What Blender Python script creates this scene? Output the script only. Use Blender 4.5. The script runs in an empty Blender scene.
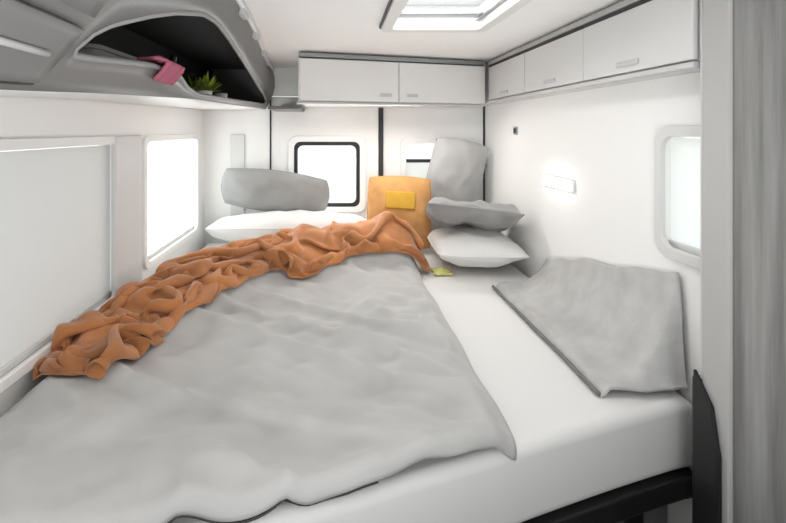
import bpy, bmesh, math, random
from mathutils import Vector, noise, Matrix
random.seed(7)
SC = bpy.context.scene
COL = SC.collection
EYE = 1.5                       # eye height above the van floor
# ------------------------------------------------------------------ materials
MATS = {}
def mat(name, col, rough=.6, metal=0., spec=.4, bump=0., bscale=60., var=0., vscale=8., stretch=None,
        emis=None, estr=0., sheen=0.):
    m = bpy.data.materials.new(name); m.use_nodes = True
    nt = m.node_tree; b = nt.nodes['Principled BSDF']
    b.inputs['Base Color'].default_value = (*col, 1)
    b.inputs['Roughness'].default_value = rough
    b.inputs['Metallic'].default_value = metal
    b.inputs['Specular IOR Level'].default_value = spec
    if sheen: b.inputs['Sheen Weight'].default_value = sheen
    tc = nt.nodes.new('ShaderNodeTexCoord'); mp = nt.nodes.new('ShaderNodeMapping')
    nt.links.new(tc.outputs['Object'], mp.inputs['Vector'])
    if stretch: mp.inputs['Scale'].default_value = stretch
    if var:
        n = nt.nodes.new('ShaderNodeTexNoise'); n.inputs['Scale'].default_value = vscale
        n.inputs['Detail'].default_value = 5
        r = nt.nodes.new('ShaderNodeValToRGB')
        r.color_ramp.elements[0].position = .3; r.color_ramp.elements[1].position = .7
        r.color_ramp.elements[0].color = (*[c*(1-var) for c in col], 1)
        r.color_ramp.elements[1].color = (*[min(1, c*(1+var)) for c in col], 1)
        nt.links.new(mp.outputs[0], n.inputs['Vector']); nt.links.new(n.outputs['Fac'], r.inputs[0])
        nt.links.new(r.outputs[0], b.inputs['Base Color'])
    if bump:
        n2 = nt.nodes.new('ShaderNodeTexNoise'); n2.inputs['Scale'].default_value = bscale
        bp = nt.nodes.new('ShaderNodeBump'); bp.inputs['Strength'].default_value = bump
        bp.inputs['Distance'].default_value = .004
        nt.links.new(mp.outputs[0], n2.inputs['Vector']); nt.links.new(n2.outputs['Fac'], bp.inputs['Height'])
        nt.links.new(bp.outputs[0], b.inputs['Normal'])
    if emis:
        b.inputs['Emission Color'].default_value = (*emis, 1); b.inputs['Emission Strength'].default_value = estr
    MATS[name] = m
    return m
mat('white_laminate', (.80, .795, .785), .38, bump=.03, bscale=40)
mat('ceiling_felt', (.94, .937, .93), .9, bump=.12, bscale=220)
mat('wall_panel', (.87, .865, .855), .55, bump=.04, bscale=90)
mat('cabinet_face', (.175, .174, .171), .42, bump=.03, bscale=60)
mat('cabinet_rim', (.42, .417, .41), .45)
mat('opening_edge', (.27, .268, .262), .5)
mat('white_laminate_shaded', (.66, .657, .65), .42, bump=.03, bscale=40)  # white laminate again, with shade put into its colour for the right cabinet
mat('shaded_lining', (.05, .05, .052), .8, bump=.1, bscale=120)  # shade inside the open shelf is put into this dark colour
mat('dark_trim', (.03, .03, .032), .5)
mat('black_gasket', (.012, .012, .013), .45)
mat('grey_metal', (.36, .38, .385), .35, metal=.6)
mat('latch_grey', (.55, .55, .55), .4)
mat('window_frame', (.66, .66, .655), .45)
mat('duvet_cotton', (.49, .485, .476), .9, bump=.1, bscale=300, var=.05, vscale=5, sheen=.2)
mat('sheet_cotton', (.76, .755, .745), .9, bump=.08, bscale=300, sheen=.2)
mat('pillow_white', (.76, .755, .745), .9, bump=.08, bscale=260, sheen=.2)
mat('pillow_grey', (.29, .29, .288), .95, bump=.15, bscale=260, var=.05, sheen=.2)
mat('pillow_pale', (.44, .44, .437), .95, bump=.15, bscale=260, var=.05, sheen=.2)
mat('blanket_grey', (.45, .447, .44), .95, bump=.25, bscale=160, var=.12, vscale=14, sheen=.3)
mat('throw_wool', (.44, .175, .06), .95, bump=.35, bscale=240, var=.3, vscale=7, sheen=.3)
mat('cushion_tan', (.56, .29, .105), .9, bump=.3, bscale=200, var=.1, vscale=20)
mat('cushion_ochre', (.56, .33, .04), .9, bump=.3, bscale=200, var=.06, vscale=20)
mat('napkin_yellow', (.62, .60, .22), .9, bump=.1)
mat('pink_fabric', (.40, .11, .16), .9, bump=.2, bscale=200)
mat('leaf', (.20, .26, .03), .6, var=.3, vscale=30)
mat('pot_white', (.8, .8, .78), .4)
mat('bottle_black', (.015, .015, .016), .25)
mat('basket_felt', (.33, .33, .325), .95, bump=.3, bscale=140)
mat('floor_vinyl', (.12, .115, .11), .5, var=.2, vscale=6, stretch=(1, 8, 1))
mat('ground', (.78, .775, .70), .9, var=.08, vscale=2)
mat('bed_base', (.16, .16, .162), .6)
mat('lamp_white', (.9, .9, .88), .4, emis=(1, .96, .9), estr=6)

def wood():
    m = bpy.data.materials.new('grey_wood'); m.use_nodes = True
    nt = m.node_tree; b = nt.nodes['Principled BSDF']
    tc = nt.nodes.new('ShaderNodeTexCoord'); mp = nt.nodes.new('ShaderNodeMapping')
    mp.inputs['Scale'].default_value = (14, 14, .7)
    n = nt.nodes.new('ShaderNodeTexNoise'); n.inputs['Scale'].default_value = 2.2; n.inputs['Detail'].default_value = 7
    n.inputs['Roughness'].default_value = .62
    r = nt.nodes.new('ShaderNodeValToRGB')
    e = r.color_ramp.elements
    e[0].position = .36; e[0].color = (.145, .144, .141, 1)
    e[1].position = .66; e[1].color = (.29, .288, .282, 1)
    nt.links.new(tc.outputs['Object'], mp.inputs[0]); nt.links.new(mp.outputs[0], n.inputs['Vector'])
    nt.links.new(n.outputs['Fac'], r.inputs[0]); nt.links.new(r.outputs[0], b.inputs['Base Color'])
    b.inputs['Roughness'].default_value = .5
    MATS['grey_wood'] = m
wood()
def glass():
    m = bpy.data.materials.new('clear_glass'); m.use_nodes = True
    nt = m.node_tree; nt.nodes.clear()
    o = nt.nodes.new('ShaderNodeOutputMaterial'); mx = nt.nodes.new('ShaderNodeMixShader')
    t = nt.nodes.new('ShaderNodeBsdfTransparent'); g = nt.nodes.new('ShaderNodeBsdfGlossy')
    t.inputs[0].default_value = (.93, .95, .95, 1); g.inputs['Roughness'].default_value = .02
    mx.inputs[0].default_value = .05
    nt.links.new(t.outputs[0], mx.inputs[1]); nt.links.new(g.outputs[0], mx.inputs[2]); nt.links.new(mx.outputs[0], o.inputs[0])
    MATS['clear_glass'] = m
glass()
def blind(name, col, fac):
    m = bpy.data.materials.new(name); m.use_nodes = True
    nt = m.node_tree; nt.nodes.clear()
    o = nt.nodes.new('ShaderNodeOutputMaterial'); mx = nt.nodes.new('ShaderNodeMixShader')
    d = nt.nodes.new('ShaderNodeBsdfDiffuse'); t = nt.nodes.new('ShaderNodeBsdfTranslucent')
    d.inputs[0].default_value = (*col, 1); t.inputs[0].default_value = (*col, 1)
    mx.inputs[0].default_value = fac
    nt.links.new(d.outputs[0], mx.inputs[1]); nt.links.new(t.outputs[0], mx.inputs[2]); nt.links.new(mx.outputs[0], o.inputs[0])
    MATS[name] = m
blind('blind_grey', (.74, .74, .735), .22)
blind('blind_white', (.92, .92, .91), .75)
blind('skylight_acrylic', (.75, .75, .75), .7)

# ------------------------------------------------------------------ object helpers
def tag(o, label=None, cat=None, group=None, kind=None):
    if label: o['label'] = label
    if cat: o['category'] = cat
    if group: o['group'] = group
    if kind: o['kind'] = kind
    return o
def link(name, me, m, parent=None, smooth=False):
    o = bpy.data.objects.new(name, me); COL.objects.link(o)
    if m: me.materials.append(MATS[m])
    if smooth:
        for p in me.polygons: p.use_smooth = True
    if parent:
        o.parent = parent; o.matrix_parent_inverse = Matrix.Translation(parent.location).inverted()
    return o
def empty(name, loc, label, cat, group=None):
    o = bpy.data.objects.new(name, None); COL.objects.link(o); o.location = loc
    o.empty_display_size = .05
    return tag(o, label, cat, group)
def build(name, bm, m, parent=None, smooth=False, bevel=0., seg=2):
    bmesh.ops.recalc_face_normals(bm, faces=bm.faces)
    me = bpy.data.meshes.new(name); bm.to_mesh(me); bm.free()
    o = link(name, me, m, parent, smooth)
    if bevel:
        md = o.modifiers.new('bevel', 'BEVEL'); md.width = bevel; md.segments = seg; md.limit_method = 'ANGLE'
        md.angle_limit = math.radians(40)
    return o
def box(bm, x0, x1, y0, y1, z0, z1):
    vs = [bm.verts.new((x, y, z)) for z in (z0, z1) for y in (y0, y1) for x in (x0, x1)]
    for f in ((0,2,3,1),(4,5,7,6),(0,1,5,4),(2,6,7,3),(0,4,6,2),(1,3,7,5)): bm.faces.new([vs[i] for i in f])
def bx(name, x0, x1, y0, y1, z0, z1, m, parent=None, bevel=.003):
    bm = bmesh.new(); box(bm, x0, x1, y0, y1, z0, z1)
    return build(name, bm, m, parent, bevel=bevel)
def struct(o): o['kind'] = 'structure'; return o
def rrect(a0, a1, b0, b1, r, n=6):
    pts = []
    for cx, cy, st in ((a1-r, b1-r, 0), (a0+r, b1-r, 90), (a0+r, b0+r, 180), (a1-r, b0+r, 270)):
        for i in range(n+1):
            a = math.radians(st + 90*i/n); pts.append((cx+r*math.cos(a), cy+r*math.sin(a)))
    return pts
def ring(bm, outer, inner, f3, d0, d1):
    """solid frame between two loops of equal count; f3(a,b,depth)->xyz"""
    n = len(outer)
    V = [[bm.verts.new(f3(a, b, d)) for a, b in L] for L in (outer, inner) for d in (d0, d1)]
    for i in range(n):
        j = (i+1) % n
        for A, B in ((0, 2), (2, 3), (3, 1), (1, 0)):
            bm.faces.new((V[A][i], V[A][j], V[B][j], V[B][i]))
def slab(bm, loop, f3, d0, d1):
    a = [bm.verts.new(f3(p, q, d0)) for p, q in loop]; b = [bm.verts.new(f3(p, q, d1)) for p, q in loop]
    bm.faces.new(a); bm.faces.new(b[::-1])
    n = len(a)
    for i in range(n):
        j = (i+1) % n; bm.faces.new((a[i], b[i], b[j], a[j]))
def panel_holes(bm, a0, a1, b0, b1, holes, f3, d0, d1):
    """rectangular wall with rectangular holes, as one solid grid"""
    A = sorted({a0, a1, *[v for h in holes for v in h[:2]]}); B = sorted({b0, b1, *[v for h in holes for v in h[2:]]})
    def inh(i, j):
        if i < 0 or j < 0 or i >= len(A)-1 or j >= len(B)-1: return True
        ca = (A[i]+A[i+1])/2; cb = (B[j]+B[j+1])/2
        return any(h[0] < ca < h[1] and h[2] < cb < h[3] for h in holes)
    vs = {}
    def v(i, j, k):
        if (i, j, k) not in vs: vs[(i, j, k)] = bm.verts.new(f3(A[i], B[j], (d0, d1)[k]))
        return vs[(i, j, k)]
    for i in range(len(A)-1):
        for j in range(len(B)-1):
            if inh(i, j): continue
            for k in (0, 1): bm.faces.new((v(i,j,k), v(i+1,j,k), v(i+1,j+1,k), v(i,j+1,k)))
            if inh(i-1, j): bm.faces.new((v(i,j,0), v(i,j+1,0), v(i,j+1,1), v(i,j,1)))
            if inh(i+1, j): bm.faces.new((v(i+1,j,0), v(i+1,j+1,0), v(i+1,j+1,1), v(i+1,j,1)))
            if inh(i, j-1): bm.faces.new((v(i,j,0), v(i+1,j,0), v(i+1,j,1), v(i,j,1)))
            if inh(i, j+1): bm.faces.new((v(i,j+1,0), v(i+1,j+1,0), v(i+1,j+1,1), v(i,j+1,1)))
def tube(bm, pts, r, n=8, closed=False):
    pts = [Vector(p) for p in pts]; N = len(pts); rings = []
    up = Vector((0, 0, 1))
    for i, p in enumerate(pts):
        t = (pts[(i+1) % N]-pts[i-1]) if closed else (pts[min(i+1, N-1)]-pts[max(i-1, 0)])
        t.normalize()
        s = t.cross(up)
        if s.length < .1: s = t.cross(Vector((1, 0, 0)))
        s.normalize(); u = s.cross(t)
        rr = r(i/(N-1)) if callable(r) else r
        rings.append([bm.verts.new(p+rr*(math.cos(2*math.pi*k/n)*s+math.sin(2*math.pi*k/n)*u)) for k in range(n)])
    M = N if closed else N-1
    for i in range(M):
        A, B = rings[i], rings[(i+1) % N]
        for k in range(n): bm.faces.new((A[k], A[(k+1) % n], B[(k+1) % n], B[k]))
    if not closed: bm.faces.new(rings[0][::-1]); bm.faces.new(rings[-1])
def lathe(bm, prof, c, n=24):
    R = [[bm.verts.new((c[0]+r*math.cos(2*math.pi*k/n), c[1]+r*math.sin(2*math.pi*k/n), c[2]+z)) for k in range(n)] for r, z in prof]
    for A, B in zip(R, R[1:]):
        for k in range(n): bm.faces.new((A[k], A[(k+1) % n], B[(k+1) % n], B[k]))
    bm.faces.new(R[0][::-1]); bm.faces.new(R[-1])
def lerp(tab, x):
    if x <= tab[0][0]: return tab[0][1]
    for (a, p), (b, q) in zip(tab, tab[1:]):
        if x <= b: return p+(q-p)*(x-a)/(b-a)
    return tab[-1][1]
def smooth_tab(tab, x, w):
    return sum(lerp(tab, x+w*k/4) for k in range(-4, 5))/9
def ss(a, b, x):
    t = max(0, min(1, (x-a)/(b-a))); return t*t*(3-2*t)
def grid(fn, nu, nv):
    bm = bmesh.new()
    V = [[bm.verts.new(fn(i/(nu-1), j/(nv-1))) for j in range(nv)] for i in range(nu)]
    for i in range(nu-1):
        for j in range(nv-1): bm.faces.new((V[i][j], V[i+1][j], V[i+1][j+1], V[i][j+1]))
    return bm
XW = lambda t0: (lambda a, b, d: (t0+d, a, b))      # plane of constant X, a = Y, b = Z
YW = lambda t0: (lambda a, b, d: (a, t0+d, b))      # plane of constant Y, a = X
ZW = lambda t0: (lambda a, b, d: (a, b, t0+d))      # plane of constant Z

# ------------------------------------------------------------------ shell
XL, XR, YR, ZC, YF = -.86, .95, 2.90, 1.90, -1.6
struct(bx('floor', XL-.06, XR+.06, YF, YR+.06, -.05, 0, 'floor_vinyl', bevel=0))
bm = bmesh.new(); panel_holes(bm, XL-.06, XR+.06, YF, YR+.06, [(.20, .535, 1.12, 1.71)], ZW(ZC), 0, .05)
struct(build('ceiling', bm, 'ceiling_felt'))
W1 = (.45, 1.735, .86, 1.455); W2 = (1.99, 2.72, .90, 1.455); W3 = (.62, 1.31, 1.16, 1.49)
WB = (-1.2, -.35, .95, 1.6)
bm = bmesh.new(); panel_holes(bm, YF, YR+.06, 0, ZC, [W1, W2], XW(XL), -.06, 0)
struct(build('wall_left', bm, 'wall_panel'))
bm = bmesh.new(); panel_holes(bm, YF, YR+.06, 0, ZC, [W3], XW(XR), 0, .06)
struct(build('wall_right', bm, 'wall_panel'))
# rear wall: pillar at the left, the two rear doors fill the opening
bm = bmesh.new(); panel_holes(bm, XL, XR, 0, ZC, [(-.44, .945, .02, 1.72)], YW(YR), 0, .06)
struct(build('wall_back', bm, 'wall_panel'))
bm = bmesh.new(); panel_holes(bm, XL, XR, 0, ZC, [(-.6, .6, 1.1, 1.75)], YW(YF), -.06, 0)
struct(build('wall_front', bm, 'wall_panel'))

def rear_door(nm, x0, x1, wx0, wx1, wz0, wz1):
    o = bx(nm, x0, x1, YR+.004, YR+.05, .03, 1.715, 'wall_panel', bevel=.004)
    o.data.clear_geometry()
    bm = bmesh.new(); panel_holes(bm, x0, x1, .03, 1.715, [(wx0, wx1, wz0, wz1)], YW(YR), .004, .05)
    bmesh.ops.recalc_face_normals(bm, faces=bm.faces); bm.to_mesh(o.data); bm.free()
    struct(o)
    return o
d1 = rear_door('door_1', -.432, .262, -.29, .148, 1.0, 1.432)
d2 = rear_door('door_2', .292, .938, .43, .86, 1.0, 1.42)
def window(parent, nm, a0, a1, b0, b1, f3, fr, fm, gm='black_gasket', gw=.012, inner=-1, glass_d=.03):
    """frame on the inner face of a wall, gasket, glass"""
    w = bmesh.new(); ring(w, rrect(a0-fr, a1+fr, b0-fr, b1+fr, .05), rrect(a0+.008, a1-.008, b0+.008, b1-.008, .04), f3, inner*.001, inner*.016)
    o = build(nm, w, fm, parent, bevel=.003)
    if gm:
        w = bmesh.new(); ring(w, rrect(a0+.008, a1-.008, b0+.008, b1-.008, .04), rrect(a0+.008+gw, a1-.008-gw, b0+.008+gw, b1-.008-gw, .035), f3, inner*-.004, inner*.018)
        build('gasket', w, gm, o, bevel=.002)
    w = bmesh.new(); slab(w, rrect(a0+.001, a1-.001, b0+.001, b1-.001, .03), f3, -inner*glass_d, -inner*(glass_d+.004))
    build('pane', w, 'clear_glass', o)
    return o
w4 = struct(window(None, 'window_4', -.29, .148, 1.0, 1.432, YW(YR+.004), .03, 'wall_panel', gw=.024, glass_d=.02))
w5 = struct(window(None, 'window_5', .43, .86, 1.0, 1.42, YW(YR+.004), .03, 'wall_panel', gm=None, glass_d=.02))
bx('blind', .434, .856, YR+.008, YR+.014, 1.004, 1.29, 'blind_white', w5)
bx('blind_rail', .434, .856, YR+.004, YR+.016, 1.29, 1.312, 'dark_trim', w5)
# dark seals at the door seams
struct(bx('trim_1', -.4395, -.4325, YR-.004, YR+.05, .03, 1.715, 'black_gasket', bevel=0))
struct(bx('trim_2', .2635, .2905, YR-.008, YR+.05, .03, 1.715, 'dark_trim', bevel=.004))
struct(bx('trim_3', .9385, .9448, YR-.006, YR+.05, .03, 1.715, 'black_gasket', bevel=0))
struct(bx('trim_4', -.69, -.60, YR-.014, YR-.001, .82, 1.47, 'window_frame', bevel=.004))
# side windows with blinds
def side_window(nm, W, x, inner, bl, pleats, fm):
    a0, a1, b0, b1 = W
    o = struct(window(None, nm, a0, a1, b0, b1, XW(x), .022, fm, gm=None, inner=inner, glass_d=.05))
    n = 2
    bm = bmesh.new(); prev = None
    for i in range(n+1):
        b = b0+.012+(b1-b0-.024)*i/n; dx = -inner*(.018+0)
        cur = [bm.verts.new((x+dx, a, b)) for a in (a0+.002, a1-.002)]
        if prev: bm.faces.new((*prev, *cur[::-1]))
        prev = cur
    build('blind', bm, bl, o)
    bx('blind_rail', *sorted((x+inner*-.010, x+inner*-.030)), a0+.003, a1-.003, b0+.001, b0+.022, 'window_frame', o)
    return o
side_window('window_1', W1, XL, 1, 'blind_grey', 34, 'wall_panel')
side_window('window_2', W2, XL, 1, 'blind_white', 34, 'wall_panel')
side_window('window_3', W3, XR, -1, 'blind_white', 24, 'window_frame')
struct(bx('trim_5', XL+.001, XL+.022, 1.70, 1.93, .80, 1.478, 'window_frame', bevel=.006))

# skylight
sk = struct(build('skylight', (lambda b: (ring(b, rrect(.165, .57, 1.085, 1.745, .03), rrect(.205, .53, 1.125, 1.705, .025), ZW(ZC), -.022, .07), b)[1])(bmesh.new()), 'white_laminate', bevel=.003))
bm = bmesh.new(); ring(bm, rrect(.157, .578, 1.077, 1.753, .035), rrect(.1655, .5695, 1.0855, 1.7445, .03), ZW(ZC), -.010, -.001); build('gasket', bm, 'black_gasket', sk)
bm = bmesh.new()
for a, b in ((.207, .222), (.513, .528)): box(bm, a, b, 1.14, 1.69, ZC+.01, ZC+.024)
build('blind_guide', bm, 'grey_metal', sk)
bm = bmesh.new(); box(bm, .224, .511, 1.60, 1.66, ZC+.012, ZC+.024); build('blind_rail', bm, 'grey_metal', sk, bevel=.003)
bm = bmesh.new(); slab(bm, rrect(.17, .565, 1.09, 1.74, .04), ZW(ZC), .075, .085); build('dome', bm, 'skylight_acrylic', sk)

# ------------------------------------------------------------------ left overhead cabinet
lc = empty('overhead_cabinet', (-.6, 1.6, 1.6), 'long grey overhead cabinet on the left wall with a leaf-shaped open shelf', 'cabinet')
XT = [(.3, -.27), (.8, -.28), (1.4, -.305), (1.9, -.345), (2.5, -.41), (2.9, -.43)]
ZBt = [(.3, .045), (.65, .062), (.84, .075), (1.43, .105), (2.8, .135), (2.9, .137)]
ZT = .395
XBt = -.47
def face_pt(y, z, off=0.):
    zb = smooth_tab(ZBt, y, .1); xt = smooth_tab(XT, y, .15)
    t = (z-zb)/(ZT-zb)
    x = XBt+(xt-XBt)*t + .035*math.sin(math.pi*max(0, min(1, t)))
    return (x+off, y, EYE+z)
HI = [(.70, .128), (.712, .153), (.74, .174), (.788, .194), (.844, .216), (.932, .244), (1.076, .278), (1.196, .287), (1.388, .279), (1.644, .263), (2.03, .239), (2.5, .208), (2.72, .187), (2.78, .165)]
LO = [(.70, .128), (.71, .118), (.772, .122), (.86, .131), (.996, .143), (1.188, .144), (1.30, .126), (1.45, .115), (1.93, .129), (2.5, .148), (2.72, .156), (2.78, .165)]
ys = sorted({.33+(.70-.33)*i/8 for i in range(9)} | {.70+(2.78-.70)*(.5-.5*math.cos(math.pi*i/60)) for i in range(61)} | {2.78+.10*i/5 for i in range(6)})
bm = bmesh.new(); cols = []
for y in ys:
    zb = smooth_tab(ZBt, y, .1)
    inside = .70 < y < 2.78
    lo = lerp(LO, y); hi = lerp(HI, y)
    if not inside: lo = hi = .128 if y <= .70 else .165
    c = [bm.verts.new(face_pt(y, zb+(lo-zb)*k/3)) for k in range(4)]
    e = ([bm.verts.new(face_pt(y, hi))] if inside else [c[3]]) + [bm.verts.new(face_pt(y, hi+(ZT-hi)*k/4)) for k in range(1, 5)]
    cols.append((c, e))
for (c, e), (c2, e2) in zip(cols, cols[1:]):
    for L, L2 in ((c, c2), (e, e2)):
        for k in range(len(L)-1):
            q = [L[k], L[k+1], L2[k+1], L2[k]]
            bm.faces.new([v for i, v in enumerate(q) if v not in q[:i]])
fo = build('front_panel', bm, 'cabinet_face', lc, smooth=True)
md = fo.modifiers.new('thick', 'SOLIDIFY'); md.thickness = .016; md.offset = 0
hole = [face_pt(y, lerp(LO, y), .004) for y in [.70+(2.78-.70)*(.5-.5*math.cos(math.pi*i/60)) for i in range(61)]]
hole += [face_pt(y, lerp(HI, y), .004) for y in [.70+(2.78-.70)*(.5-.5*math.cos(math.pi*i/60)) for i in range(59, 0, -1)]]
bm = bmesh.new(); tube(bm, hole, .0065, 8, True); build('opening_rim', bm, 'opening_edge', lc, smooth=True)
# shelf floor and lining
def under(u, v, dz):
    y = .33+2.55*u; zb = smooth_tab(ZBt, y, .1); x = XBt+(-.855-XBt)*v
    return (x, y, EYE+zb+dz)
o = build('bottom_panel', grid(lambda u, v: under(u, v, 0), 30, 3), 'white_laminate', lc); md = o.modifiers.new('t', 'SOLIDIFY'); md.thickness = .012; md.offset = 0
o = build('lining', grid(lambda u, v: (-.845 + .05*v*v, .34+2.53*u, EYE+smooth_tab(ZBt, .34+2.53*u, .1)+.012+(.38-smooth_tab(ZBt, .34+2.53*u, .1)-.012)*v), 20, 5), 'shaded_lining', lc)
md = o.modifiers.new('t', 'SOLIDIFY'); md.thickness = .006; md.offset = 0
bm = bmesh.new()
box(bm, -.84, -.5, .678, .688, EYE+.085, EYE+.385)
build('divider', bm, 'shaded_lining', lc)
bx('added_shade_panel', -.835, -.455, .69, 2.85, EYE+.384, EYE+.392, 'shaded_lining', lc, bevel=0)  # dark panel added so the shelf interior reads as shaded
bm = bmesh.new()
v = [bm.verts.new(p) for p in (face_pt(2.88, .14, -.006), face_pt(2.88, .39, -.006), (-.85, 2.88, EYE+.39), (-.85, 2.88, EYE+.14))]
bm.faces.new(v); o = build('end_panel', bm, 'cabinet_face', lc); md = o.modifiers.new('t', 'SOLIDIFY'); md.thickness = .012
# closed doors of the near half, split by a dark shadow gap
def near_panel(z0f, z1f, y0, y1, off):
    return grid(lambda u, v: face_pt(y0+(y1-y0)*u, z0f(y0+(y1-y0)*u)+(z1f(y0+(y1-y0)*u)-z0f(y0+(y1-y0)*u))*v, off), 12, 8)
zlo = lambda y: smooth_tab(ZBt, y, .1)+.010
o = build('door', near_panel(zlo, lambda y: .150, .36, .66, .017), 'cabinet_face', lc, smooth=True); md = o.modifiers.new('t', 'SOLIDIFY'); md.thickness = .014; md.offset = 0
bm = bmesh.new(); tube(bm, [face_pt(y, .105, .030) for y in (.50, .54, .58, .62)], .005); build('handle', bm, 'cabinet_rim', o, smooth=True)
o = build('door', near_panel(lambda y: .168, lambda y: .375, .36, .66, .017), 'cabinet_face', lc, smooth=True); md = o.modifiers.new('t', 'SOLIDIFY'); md.thickness = .014; md.offset = 0
bm = bmesh.new(); tube(bm, [face_pt(y, zlo(y)-.004, .016) for y in [.36+.30*i/8 for i in range(9)]], .004); build('door_trim', bm, 'dark_trim', lc, smooth=True)
# top rail with little clips
bm = bmesh.new(); tube(bm, [face_pt(y, ZT-.012, .012) for y in [.4+2.45*i/40 for i in range(41)]], .010); build('top_rail', bm, 'white_laminate', lc, smooth=True)
for y in (1.42, 1.75, 2.15, 2.5):
    bm = bmesh.new(); p = face_pt(y, ZT-.03, .014); box(bm, p[0]-.008, p[0]+.012, y-.035, y+.035, p[2]-.010, p[2]+.012)
    build('clip', bm, 'latch_grey', lc, bevel=.003)
# little corner shelf between left and rear cabinets
bm = bmesh.new(); box(bm, -.40, -.215, 2.56, 2.895, EYE+.118, EYE+.136)
tag(build('corner_shelf', bm, 'cabinet_face', bevel=.004), 'small grey corner shelf in the rear corner, left of the rear cabinet', 'shelf')

# things on the open shelf
sz = lambda y: EYE+smooth_tab(ZBt, y, .1)+.007
def basket(x0, x1, y0, y1, h):
    b = empty('storage_basket', ((x0+x1)/2, (y0+y1)/2, sz(y0)), 'grey felt storage basket at the near end of the open shelf', 'basket')
    f = ZW(max(sz(y0), sz(y1)))
    bm = bmesh.new(); ring(bm, rrect(x0, x1, y0, y1, .03), rrect(x0+.008, x1-.008, y0+.008, y1-.008, .024), f, 0, h)
    build('body', bm, 'basket_felt', b, bevel=.002)
    bm = bmesh.new(); slab(bm, rrect(x0+.009, x1-.009, y0+.009, y1-.009, .024), f, 0.001, .008); build('base', bm, 'basket_felt', b)
    bm = bmesh.new(); ring(bm, rrect(x0-.003, x1+.003, y0-.003, y1+.003, .032), rrect(x0+.0075, x1-.0075, y0+.0075, y1-.0075, .024), f, h, h+.01)
    build('rim', bm, 'basket_felt', b, bevel=.002)
basket(-.70, -.485, .90, 1.24, .062)
# pink cloth hanging over the lip of the shelf
def pink(u, v):
    y = 1.02+.12*u; s = v
    lip = lerp(LO, y)
    if s < .35:
        p = face_pt(y, lip+.016, -.05*(1-s/.35)-.002); return (p[0], p[1], p[2]-.004*(1-s/.35)+.003*math.sin(20*u))
    t = (s-.35)/.65
    p = face_pt(y, lip+.014-.040*t, .016+.004*math.sin(13*u+2*t)); return p
o = build('hand_towel', grid(pink, 24, 16), 'pink_fabric', smooth=True)
md = o.modifiers.new('t', 'SOLIDIFY'); md.thickness = .008; md.offset = 1
tag(o, 'small dusty pink towel hung over the lip of the open shelf', 'towel')
pl = empty('potted_plant', (-.54, 1.78, sz(1.78)), 'low leafy green plant in a pale pot on the open shelf', 'plant')
bm = bmesh.new(); lathe(bm, [(.030, .001), (.040, .018), (.042, .034), (.036, .034), (.033, .026)], (-.54, 1.78, sz(1.78)+.001)); build('pot', bm, 'pot_white', pl, smooth=True)
bm = bmesh.new()
for i in range(90):
    a = random.uniform(0, 6.283); r = random.uniform(.0, .03); el = random.uniform(.15, 1.2); L = random.uniform(.05, .085)
    b = Vector((-.54+r*math.cos(a), 1.78+r*2.2*math.sin(a), sz(1.78)+.034)); d = Vector((math.cos(a)*math.cos(el)*.55, math.sin(a)*math.cos(el)*2.2, math.sin(el)*.8)).normalized()
    s = d.cross(Vector((0, 0, 1))).normalized()*.011; u = d.cross(s).normalized()*.003
    m1 = b+d*L*.5; vs = [bm.verts.new(q) for q in (b, m1+s+u, b+d*L, m1-s+u, m1-u)]
    for f in ((0, 1, 4), (1, 2, 4), (2, 3, 4), (3, 0, 4)): bm.faces.new([vs[k] for k in f])
build('leaves', bm, 'leaf', pl)
bm = bmesh.new(); lathe(bm, [(.024, 0), (.026, .006), (.026, .075), (.018, .09), (.010, .097), (.010, .118), (.012, .119), (.012, .13)], (-.545, 1.49, sz(1.49)+.001))
tag(build('bottle', bm, 'bottle_black', smooth=True), 'slim black bottle on the open shelf before the plant', 'bottle')
bm = bmesh.new(); lathe(bm, [(.020, 0), (.026, .008), (.029, .04), (.026, .04), (.022, .012)], (-.535, 2.06, sz(2.06)+.002))
tag(build('cup', bm, 'pot_white', smooth=True), 'small white cup on the open shelf behind the plant', 'cup')

# ------------------------------------------------------------------ rear and right overhead cabinets
rc = empty('overhead_cabinet', (.3, 2.6, 1.65), 'white overhead cabinet across the rear wall, above the rear doors', 'cabinet')
A = Vector((-.20, 2.26)); B = Vector((.842, 2.57))
ZB2, ZT2 = EYE+.132, EYE+.388
loop = [(A.x, A.y), (B.x, B.y), (B.x, 2.893), (A.x, 2.893)]
bm = bmesh.new(); slab(bm, loop, ZW(0), ZB2+.012, ZT2); build('body', bm, 'white_laminate', rc, bevel=.004)
dv = (B-A).normalized(); nv = Vector((dv.y, -dv.x))
def rear_pan(name, s0, s1, z0, z1, o0, o1, m, parent, bev=.003):
    L = (B-A).length; q = []
    for s, o in ((s0, o0), (s1, o0), (s1, o1), (s0, o1)):
        p = A+dv*(s*L)+nv*o; q.append((p.x, p.y))
    bm = bmesh.new(); slab(bm, q, ZW(0), z0, z1); return build(name, bm, m, parent, bevel=bev)
for s0, s1 in ((.004, .498), (.502, .985)):
    d = rear_pan('door', s0, s1, ZB2+.016, ZT2-.028, .001, .017, 'white_laminate', rc)
    sm = .56 if s0 < .1 else .75
    if s0 < .1: rear_pan('handle', .40, .46, ZB2+.045, ZB2+.062, .0175, .023, 'latch_grey', d)
    else: rear_pan('handle', .54, .60, ZB2+.045, ZB2+.062, .0175, .023, 'latch_grey', d)
rear_pan('top_trim', .0, .99, ZT2-.020, ZT2+.002, .001, .014, 'grey_metal', rc)
rear_pan('top_gap', .0, .99, ZT2-.024, ZT2-.0205, .0005, .006, 'dark_trim', rc)
rear_pan('bottom_trim', .0, .985, ZB2, ZB2+.0115, -.05, .012, 'latch_grey', rc)

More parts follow.
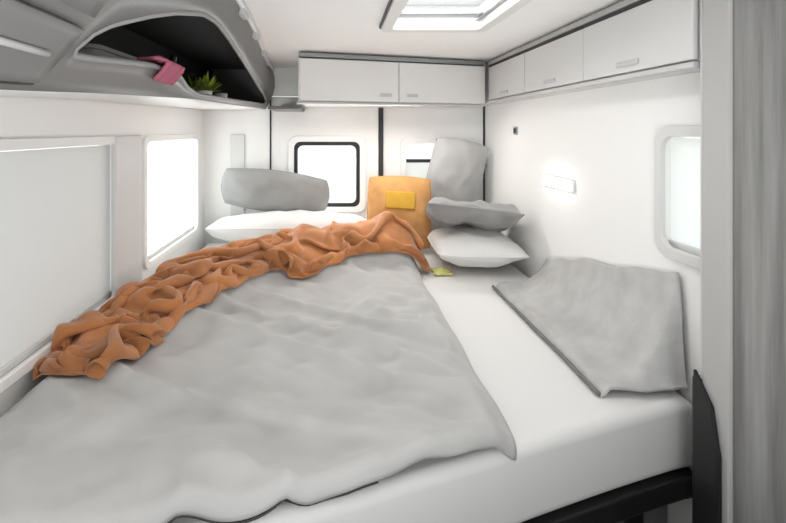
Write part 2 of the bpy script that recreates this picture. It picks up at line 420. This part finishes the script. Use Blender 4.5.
kc = empty('overhead_cabinet', (.9, 1.8, 1.65), 'white overhead cabinet along the right wall with grey trim lines', 'cabinet')
XC = .85
bm = bmesh.new(); box(bm, XC+.018, XR-.003, 1.075, 2.893, EYE+.165, EYE+.388); build('body', bm, 'white_laminate_shaded', kc, bevel=.003)
for y0, y1 in ((1.08, 1.56), (1.566, 2.05), (2.056, 2.54)):
    d = bx('door', XC, XC+.016, y0, y1, EYE+.170, EYE+.352, 'white_laminate_shaded', kc)
    ym = (y0+y1)/2
    bx('handle', XC-.006, XC-.0005, ym-.05, ym+.05, EYE+.188, EYE+.203, 'latch_grey', d)
bx('bottom_trim', XC-.003, XC+.03, 1.075, 2.545, EYE+.150, EYE+.1645, 'latch_grey', kc)
bx('bottom_panel', XC+.031, XR-.003, 1.075, 2.893, EYE+.152, EYE+.1645, 'white_laminate_shaded', kc)
bx('top_gap', XC+.004, XC+.0175, 1.075, 2.545, EYE+.354, EYE+.366, 'dark_trim', kc, bevel=0)
bx('top_trim', XC-.002, XC+.0175, 1.075, 2.545, EYE+.367, EYE+.386, 'cabinet_rim', kc)

# ------------------------------------------------------------------ wardrobe at the right
wd = empty('wardrobe', (.9, .4, 0), 'tall grey wood-grain wardrobe at the right edge, close to the camera', 'wardrobe')
bx('body', .858, XR-.002, -.9, 1.043, .02, 1.893, 'grey_wood', wd, bevel=0)
bx('side_panel', .848, .8575, -.9, .966, .02, 1.893, 'grey_wood', wd)
bx('edge_strip', .842, .8575, .968, 1.043, .02, 1.893, 'cabinet_rim', wd, bevel=.005)
bx('edge_seal', .846, .90, 1.0435, 1.052, EYE-.58, 1.893, 'latch_grey', wd, bevel=.002)
bm = bmesh.new()
slab(bm, [(1.055, .05), (1.055, EYE-.56), (1.005, EYE-.62), (.985, EYE-.72), (.985, .05)], XW(.832), 0, .009); build('kick_strip', bm, 'black_gasket', wd, bevel=.002)

# ------------------------------------------------------------------ bed
FRONT = [(-.86, .70), (-.4, .76), (0, .86), (.2, .935), (.5, 1.045), (.7, 1.115), (.95, 1.195)]
yf = lambda x: smooth_tab(FRONT, x, .08)
bed = empty('bed', (0, 1.9, 0), 'full-width rear bed with a white-sheeted mattress and black front rail', 'bed')
ZM = EYE-.715
def outline(x0, x1, y1, inset=0.):
    n = 30; L = [(x0+inset+(x1-x0-2*inset)*i/n, 0) for i in range(n+1)]
    L = [(x, yf(x)+inset) for x, _ in L]
    return L+[(x1-inset, y1-inset), (x0+inset, y1-inset)]
def soft_slab(bm, x0, x1, y1, z0, z1, r):
    levels = []
    for k in range(7):
        a = math.pi/2*k/6; levels.append((r*(1-math.sin(a)), z0+r*(1-math.cos(a))))
    levels = [(r*(1-math.sin(math.pi/2*k/6)), z0+r*(1-math.cos(math.pi/2*k/6))) for k in range(7)]
    levels += [(r*(1-math.cos(math.pi/2*k/6)), z1-r+r*math.sin(math.pi/2*k/6)) for k in range(7)]
    R = [[bm.verts.new((x, y, z)) for x, y in outline(x0, x1, y1, i)] for i, z in levels]
    n = len(R[0])
    for P, Q in zip(R, R[1:]):
        for i in range(n): bm.faces.new((P[i], P[(i+1) % n], Q[(i+1) % n], Q[i]))
    bm.faces.new(R[0][::-1]); bm.faces.new(R[-1])
bm = bmesh.new(); soft_slab(bm, -.835, .942, 2.86, ZM-.185, ZM, .028)
mt = build('mattress', bm, 'sheet_cotton', bed, smooth=True)
md = mt.modifiers.new('wn', 'WEIGHTED_NORMAL')
bm = bmesh.new()
n = 40; pts = [(-.835+1.777*i/n) for i in range(n+1)]
prof = lambda x: yf(x)
Lo = [(x, yf(x)-.012) for x in pts]+[(x, yf(x)+.03) for x in pts[::-1]]
slab(bm, Lo, ZW(0), ZM-.245, ZM-.188); build('front_rail', bm, 'black_gasket', bed, bevel=.006)
bm = bmesh.new(); Lo = [(x, yf(x)+.031) for x in pts]+[(.942, 2.86), (-.835, 2.86)]
slab(bm, Lo, ZW(0), ZM-.235, ZM-.19); build('slat_board', bm, 'bed_base', bed)
Lo = [(x, yf(x)+.10) for x in pts]+[(x, yf(x)+.12) for x in pts[::-1]]
bm = bmesh.new(); slab(bm, Lo, ZW(0), .002, ZM-.246); build('front_board', bm, 'bed_base', bed)
for xx in (.80, .30, -.3):
    bx('post', xx-.015, xx+.015, yf(xx)+.05, yf(xx)+.09, .002, ZM-.246, 'black_gasket', bed)
# black post in the corner between bed and wardrobe
tag(bx('corner_post', .876, .944, 1.058, 1.118, .002, EYE-.605, 'black_gasket', bevel=.008), 'black upright post between the bed corner and the wardrobe', 'post')

# duvet ------------------------------------------------------------
PATH = [(-.72, 1.24), (-.69, 1.38), (-.635, 1.57), (-.565, 1.82), (-.43, 2.04), (-.25, 2.21), (-.05, 2.32), (.16, 2.39), (.40, 2.43)]
def path(t):
    f = t*(len(PATH)-1); i = min(int(f), len(PATH)-2); p = f-i
    P = [Vector(PATH[max(0, min(len(PATH)-1, i+k))]) for k in (-1, 0, 1, 2)]
    return .5*((2*P[1])+(-P[0]+P[2])*p+(2*P[0]-5*P[1]+4*P[2]-P[3])*p*p+(-P[0]+3*P[1]-3*P[2]+P[3])*p**3)
PPTS = [path(i/80) for i in range(81)]
def hump(x, y):
    if y < .95: return 0
    d = min((p.x-x)**2+(p.y-y)**2 for p in PPTS)**.5
    return (.09+.035*ss(2.0, 2.3, y)+.05*ss(-.1, .3, x))*(1-ss(.02, .22+.08*ss(1.4, 2.1, y), d))*ss(1.05, 1.75, y)*ss(-.84, -.70, x)
def fbm(x, y, z=0): return noise.noise(Vector((x, y, z)))
def wr(x, y):
    # long soft wrinkles running diagonally
    a = math.radians(38); u = x*math.cos(a)+y*math.sin(a); v = -x*math.sin(a)+y*math.cos(a)
    w = .6*fbm(u*2.0+4, v*5.5, 1.3)+.5*fbm(u*4+9, v*11+3, 5.1)
    a2 = math.radians(-30); u2 = x*math.cos(a2)+y*math.sin(a2); v2 = -x*math.sin(a2)+y*math.cos(a2)
    w2 = 1-abs(fbm(u2*1.8+2, v2*6, 8.7))*2.2
    w3 = fbm(u*7+5, v*17, 2.2)+.7*fbm(u2*9, v2*19+4, 6)
    return .026*w+.026*max(0, w2)**2+.012*w3
DX0, DX1, DY1 = -.822, .395, 2.5
def duvet_h(x, y):
    e = ss(0, .06, DX1+.03*fbm(y*2, 3)-x)*ss(0, .06, x-DX0+.005)*ss(0, .1, DY1-y)
    return .010+e*(.030+max(-.02, wr(x, y))+hump(x, y))
def duvet(u, v):
    x = DX0+(DX1-DX0)*u
    x += (.022*fbm(v*5, 3.0)) * ss(.85, 1, u)
    f = yf(x)+.025; drop = .004
    L = (DY1-f); r = .026
    tot = L+math.pi/2*r+drop
    s = v*tot
    if s < L: y = DY1-s; return (x, y, ZM+duvet_h(x, y)*(1-.0*ss(.25, 0, y-f)))
    h0 = duvet_h(x, f)
    q = s-L
    R = r
    if q < math.pi/2*R:
        a = q/R; return (x, f-(R)*math.sin(a), ZM+h0-R*(1-math.cos(a)))
    return (x, f-R-.004*math.sin(x*30), ZM+h0-R-(q-math.pi/2*R))
bm = grid(duvet, 110, 190)
o = build('duvet', bm, 'duvet_cotton', smooth=True)
md = o.modifiers.new('t', 'SOLIDIFY'); md.thickness = .006; md.offset = 1
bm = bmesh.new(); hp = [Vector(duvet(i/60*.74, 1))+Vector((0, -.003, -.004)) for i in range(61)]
tube(bm, hp, lambda t: .0065-.005*t, 6); build('hem_shadow', bm, 'dark_trim', o, smooth=True)  # dark tapered tube drawn in as the shadow under the duvet's front edge
tag(o, 'rumpled light grey duvet spread over the bed', 'duvet')

# grey blanket strip between mattress strip and right wall
def bl(u, v):
    u = u**1.25
    y = 1.205+.015*fbm(v*4, 3)+.84*u
    s = v
    x0 = .70-.10*ss(.75, 1, u)*0-.012*fbm(y*3, 1)
    x = x0+(.935-x0)*min(1, 1-(1-s)**1.5)
    z = ZM+.022*ss(0, .08, s)+.006+.012*fbm(x*9, y*6, 2)*ss(0, .2, s)
    t = max(0, (s-.2)/.8)
    t *= ss(-.005, .075, u)
    y = 1.2+.012*fbm(v*4, 3)+.84*max(0, u-.05)+.025*min(u, .05)/.05
    z += t**1.7*(lerp([(1.2, .30), (1.6, .215), (2.0, .12), (2.3, .03)], y)+.02*fbm(y*5, 8)+.012*fbm(x*8, y*7, 5))
    x = min(x, .938)
    return (x, y, z)
o = build('blanket', grid(bl, 90, 40), 'blanket_grey', smooth=True)
md = o.modifiers.new('t', 'SOLIDIFY'); md.thickness = .008; md.offset = 1
blo = o
bm = bmesh.new(); tube(bm, [Vector(bl(i/40, 0))+Vector((-.004, 0, .006)) for i in range(41)], .006, 6); build('edge_shadow', bm, 'bed_base', o, smooth=True)  # dark tube drawn in as the shadow line along the blanket edge
tag(o, 'grey wool blanket banked up against the right wall beside the white sheet', 'blanket')

# orange throw ------------------------------------------------------
import numpy as np
def throw_cloth():
    """a too-wide sheet settles, folded, inside a narrow band across the duvet (small position-based cloth solve)"""
    NU, NV = 150, 76
    LU, LV = 2.6, 1.15
    rng = np.random.RandomState(4)
    us = np.linspace(0, 1, NU)
    ctr = np.array([tuple(path(float(u))) for u in us]); tan = np.gradient(ctr, axis=0)
    tan /= np.linalg.norm(tan, axis=1)[:, None]; nor = np.stack([-tan[:, 1], tan[:, 0]], 1)
    wid = np.array([.11+.075*ss(0, .22, u)+.018*math.sin(u*11+1)+.012*math.sin(u*23)+.015*ss(.3, .5, u)+.05*ss(.5, .72, u)+.02*ss(.85, 1, u) for u in us])
    off = np.array([.02*math.sin(u*9) for u in us])
    # support height table
    GX, GY = np.linspace(-.9, .6, 76), np.linspace(.9, 2.9, 101)
    T = np.array([[ZM+(duvet_h(x, y) if x < DX1 and y < DY1 else .012)+.009 for y in GY] for x in GX])
    D = T.copy()
    for a in (-1, 0, 1):
        for b in (-1, 0, 1): D = np.maximum(D, np.roll(np.roll(T, a, 0), b, 1))
    T = D
    def ground(x, y):
        fx = np.clip((x-GX[0])/(GX[1]-GX[0]), 0, 74.99); fy = np.clip((y-GY[0])/(GY[1]-GY[0]), 0, 99.99)
        a = fx.astype(int); b = fy.astype(int); p = fx-a; q = fy-b
        return T[a, b]*(1-p)*(1-q)+T[a+1, b]*p*(1-q)+T[a, b+1]*(1-p)*q+T[a+1, b+1]*p*q
    sv = np.linspace(-1, 1, NV)
    P = np.zeros((NU, NV, 3))
    for i, u in enumerate(us):
        for j, v in enumerate(sv):
            c = ctr[i]+nor[i]*(v*wid[i]*.96+off[i])
            P[i, j, :2] = c+.012*np.array((fbm(u*17, v*2, 3), fbm(u*15, v*2.4, 9)))
            n1 = fbm(u*7+v*1.2, v*2.2, 1.7)
            P[i, j, 2] = .06+.12*n1+.07*fbm(u*15-v*2, v*4.5, 6)
    P[:, :, 2] += ground(P[:, :, 0], P[:, :, 1])
    lu, lv = LU/(NU-1), LV/(NV-1); ld = math.hypot(lu, lv)
    cons = []
    for k in (0, 1):
        cons.append(((slice(k, NU-1, 2), slice(None)), (slice(k+1, NU, 2), slice(None)), lu, 1.))
        cons.append(((slice(None), slice(k, NV-1, 2)), (slice(None), slice(k+1, NV, 2)), lv, 1.))
        cons.append(((slice(k, NU-1, 2), slice(0, NV-1)), (slice(k+1, NU, 2), slice(1, NV)), ld, .5))
        cons.append(((slice(k, NU-1, 2), slice(1, NV)), (slice(k+1, NU, 2), slice(0, NV-1)), ld, .5))
    for st in (2, 4):
        for k in range(2*st):
            A = np.arange(k, NU-st, 2*st); cons.append(((A, slice(None)), (A+st, slice(None)), lu*st, .16))
            A = np.arange(k, NV-st, 2*st); cons.append(((slice(None), A), (slice(None), A+st), lv*st, .16))
    Q = P.copy()
    for step in range(170):
        V = (P-Q)*.90; Q = P.copy(); P = P+V; P[:, :, 2] -= .0007
        for it in range(3):
            for a, b, L, k in cons:
                if k < .2 and it: continue
                A = P[a]; B = P[b]; d = B-A; l = np.linalg.norm(d, axis=2, keepdims=True)+1e-9
                c = d*(k*.5*(1-L/l))
                P[a] = A+c; P[b] = B-c
            g = ground(P[:, :, 0], P[:, :, 1]); low = P[:, :, 2] < g
            P[:, :, 2] = np.maximum(P[:, :, 2], g)
            P[:, :, 2] = np.minimum(P[:, :, 2], g+.17)
            P[:, :, 0][low] = .35*P[:, :, 0][low]+.65*Q[:, :, 0][low]; P[:, :, 1][low] = .35*P[:, :, 1][low]+.65*Q[:, :, 1][low]
            r = P[:, :, :2]-ctr[:, None]-nor[:, None]*off[:, None, None]
            sd = (r*nor[:, None]).sum(2); lim = wid[:, None]
            P[:, :, :2] += nor[:, None]*(np.clip(sd, -lim, lim)-sd)[:, :, None]
            al = (r*tan[:, None]).sum(2)
            P[:, :, :2] += tan[:, None]*(np.clip(al, -.05, .05)-al)[:, :, None]*.5
            P[:, :, 0] = np.maximum(P[:, :, 0], -.845)
    bm = bmesh.new()
    W = [[bm.verts.new(P[i, j]) for j in range(NV)] for i in range(NU)]
    for i in range(NU-1):
        for j in range(NV-1): bm.faces.new((W[i][j], W[i+1][j], W[i+1][j+1], W[i][j+1]))
    for _ in range(2): bmesh.ops.smooth_vert(bm, verts=bm.verts, factor=.4, use_axis_x=True, use_axis_y=True, use_axis_z=True)
    return bm
o = build('throw_blanket', throw_cloth(), 'throw_wool', smooth=True)
md = o.modifiers.new('t', 'SOLIDIFY'); md.thickness = .006; md.offset = 1
md = o.modifiers.new('s', 'SUBSURF'); md.levels = 1; md.render_levels = 1
tag(o, 'rumpled burnt-orange throw blanket lying diagonally across the bed', 'blanket')

# pillows ------------------------------------------------------------
def pillow_mesh(w, h, t, seed, wrk=.012, n=40, crush=0., pin=.09):
    bm = bmesh.new()
    def surf(sgn):
        R = []
        for i in range(n+1):
            row = []
            for j in range(n+1):
                u = math.sin((i/n*2-1)*math.pi/2); v = math.sin((j/n*2-1)*math.pi/2)
                x = u*w/2*(1-pin*v*v*(1-abs(u)*.4)*.6); z = v*h/2*(1-pin*u*u*.8)
                th = max(0, (1-abs(u)**2.6))**.55*max(0, (1-abs(v)**2.6))**.55
                y = sgn*t/2*th
                e = min(1, th*2)
                y += e*wrk*(fbm(x*9+seed, z*9, sgn*3+seed)+.6*fbm(x*19, z*19+seed, sgn))
                y -= e*crush*math.exp(-(u*u*5+v*v*1.5))*sgn
                row.append(bm.verts.new((x, y, z)))
            R.append(row)
        return R
    F, Bk = surf(-1), surf(1)
    for i in range(n):
        for j in range(n):
            bm.faces.new((F[i][j], F[i+1][j], F[i+1][j+1], F[i][j+1])); bm.faces.new((Bk[i][j], Bk[i][j+1], Bk[i+1][j+1], Bk[i+1][j]))
    bmesh.ops.remove_doubles(bm, verts=bm.verts, dist=.0004)
    return bm
def pillow(name, w, h, t, loc, rot, m, label, seed, cat='pillow', group=None, **k):
    o = build(name, pillow_mesh(w, h, t, seed, **k), m, smooth=True)
    o.location = loc; o.rotation_euler = [math.radians(a) for a in rot]
    pt = bmesh.new()
    L = []
    N = 24
    for s in range(4):
        for i in range(N):
            a = -1+2*i/N
            u, v = ((a, -1), (1, a), (-a, 1), (-1, -a))[s]
            L.append((u*w/2*(1-k.get('pin', .09)*v*v*(1-abs(u)*.4)*.6), 0, v*h/2*(1-k.get('pin', .09)*u*u*.8)))
    tube(pt, L, .004, 6, True)
    q = build('piping', pt, m, None, smooth=True); q.parent = o
    return tag(o, label, cat, group)
pillow('pillow', 1.0, .30, .20, (-.27, 2.70, ZM+.125), (78, 0, 2), 'pillow_white', 'white bed pillow lying flat under the grey pillow at the rear left', 1.2)
pillow('pillow', .66, .29, .13, (-.385, 2.765, ZM+.335), (22, 7, 2), 'pillow_grey', 'mid-grey pillow leaning on the rear doors above the white pillow', 5.6, crush=.02, pin=.24)
pillow('pillow', .43, .56, .17, (.715, 2.40, ZM+.105), (88, 0, -4), 'pillow_white', 'plump white pillow lying flat at the rear right, under the grey pillows', 9.1)
pillow('pillow', .46, .44, .14, (.695, 2.36, ZM+.272), (72, 5, -12), 'pillow_grey', 'grey crumpled pillow lying on top of the white pillow at the right', 13.4, wrk=.026, crush=.03)
pillow('pillow', .33, .64, .13, (.70, 2.775, ZM+.345), (8, 11, 0), 'pillow_pale', 'pale grey pillow standing tilted on its end against the right rear door', 17.8)
# tan cushion
cu = pillow('cushion', .37, .42, .14, (.36, 2.65, ZM+.232), (-12, 2, -3), 'cushion_tan', 'tan cushion with an ochre centre panel standing behind the orange throw', 21.5, cat='cushion', wrk=.008)
def patch(u, v):
    a = u*2-1; b = v*2-1
    x = a*.085; z = b*.05+.065
    uu = x/.185; vv = z/.21
    th = max(0, (1-abs(uu)**2.6))**.55*max(0, (1-abs(vv)**2.6))**.55
    return (x, -.07*th-.0015, z)
o = build('centre_panel', grid(patch, 16, 12), 'cushion_ochre', None, smooth=True); o.parent = cu
md = o.modifiers.new('t', 'SOLIDIFY'); md.thickness = .008; md.offset = 0
# yellow cloth
def nap(u, v):
    x = .515+.09*(u-.5)+.01*fbm(v*3, 2); y = 2.24+.10*(v-.5)
    return (x, y, ZM+.012+.016*max(0, math.sin(u*3.1)*math.sin(v*3.1))+.006*fbm(u*6, v*6))
o = build('napkin', grid(nap, 20, 20), 'napkin_yellow', smooth=True); md = o.modifiers.new('t', 'SOLIDIFY'); md.thickness = .006; md.offset = 1
tag(o, 'small crumpled pale yellow cloth on the white sheet, beside the end of the orange throw', 'cloth')

# ------------------------------------------------------------------ wall fittings
wl = empty('wall_light', (.94, 1.93, EYE-.227), 'slim white wall light glowing on the right wall', 'lamp')
bx('base', .938, .9495, 1.80, 2.06, EYE-.252, EYE-.202, 'white_laminate', wl, bevel=.004)
bx('diffuser', .926, .9378, 1.81, 2.05, EYE-.246, EYE-.208, 'lamp_white', wl, bevel=.005)
sw = empty('light_switch', (.945, 2.40, EYE), 'small dark switch high on the right wall', 'switch')
bx('plate', .944, .9495, 2.375, 2.425, EYE-.025, EYE+.018, 'grey_metal', sw, bevel=.002)
bx('rocker', .939, .9438, 2.387, 2.413, EYE-.016, EYE+.009, 'dark_trim', sw, bevel=.002)
hk = empty('door_latch', (.9, 2.86, EYE-.22), 'small black latch at the right edge of the rear door', 'latch')
bx('plate', .885, .937, YR-.012, YR+.003, EYE-.245, EYE-.195, 'black_gasket', hk, bevel=.003)
bx('lever', .897, .944, YR-.035, YR-.0125, EYE-.232, EYE-.212, 'black_gasket', hk, bevel=.004)

# ------------------------------------------------------------------ outside
struct(bx('ground', -30, 30, -30, 30, -.75, -.65, 'ground', bevel=0))

# ------------------------------------------------------------------ light, world, camera
w = bpy.data.worlds.new('overcast'); SC.world = w; w.use_nodes = True
bg = w.node_tree.nodes['Background']; bg.inputs[0].default_value = (.96, .98, 1, 1); bg.inputs[1].default_value = 1.0
def area(name, loc, rot, sx, sy, e, col=(1, 1, 1)):
    l = bpy.data.lights.new(name, 'AREA'); l.shape = 'RECTANGLE'; l.size = sx; l.size_y = sy; l.energy = e; l.color = col
    o = bpy.data.objects.new(name, l); COL.objects.link(o); o.location = loc; o.rotation_euler = [math.radians(a) for a in rot]
    return o
area('skylight_lamp', (.3675, 1.415, ZC+.06), (0, 0, 0), .30, .55, 2)
area('rear_fill', (.22, 2.50, EYE+.125), (-12, 0, 0), .8, .03, 3, (1, .97, .93))  # added fill light, no real fixture; brightens the rear doors and bed
area('window_daylight', (-.07, 2.985, 1.216), (84, 0, 180), .42, .40, 2.5, (.97, .99, 1))
bpy.data.objects['window_daylight'].rotation_euler = (math.radians(-84), 0, 0)
a2 = area('window_daylight', (-.95, 2.35, 1.18), (0, -90, 0), .52, .70, 4.2, (.97, .99, 1))
area('ceiling_fill', (.1, -.25, 1.0), (156, 0, 0), .6, .6, 12, (.98, .99, 1))  # added unseen uplight behind the camera, lifts the ceiling
cd = bpy.data.cameras.new('camera'); cam = bpy.data.objects.new('camera', cd); COL.objects.link(cam)
cam.location = (0, 0, EYE); cam.rotation_euler = (math.pi/2, 0, 0)
cd.sensor_width = 36; cd.lens = 450/786*36; cd.shift_x = 55/786; cd.shift_y = -131.5/786; cd.clip_start = .02
SC.camera = cam
SC.view_settings.view_transform = 'Standard'; SC.view_settings.look = 'None'
SC.view_settings.gamma = 1; SC.view_settings.use_curve_mapping = False
SC.view_settings.exposure = .78
SC.cycles.use_denoising = True
SC.cycles.max_bounces = 10; SC.cycles.diffuse_bounces = 6; SC.cycles.transparent_max_bounces = 8
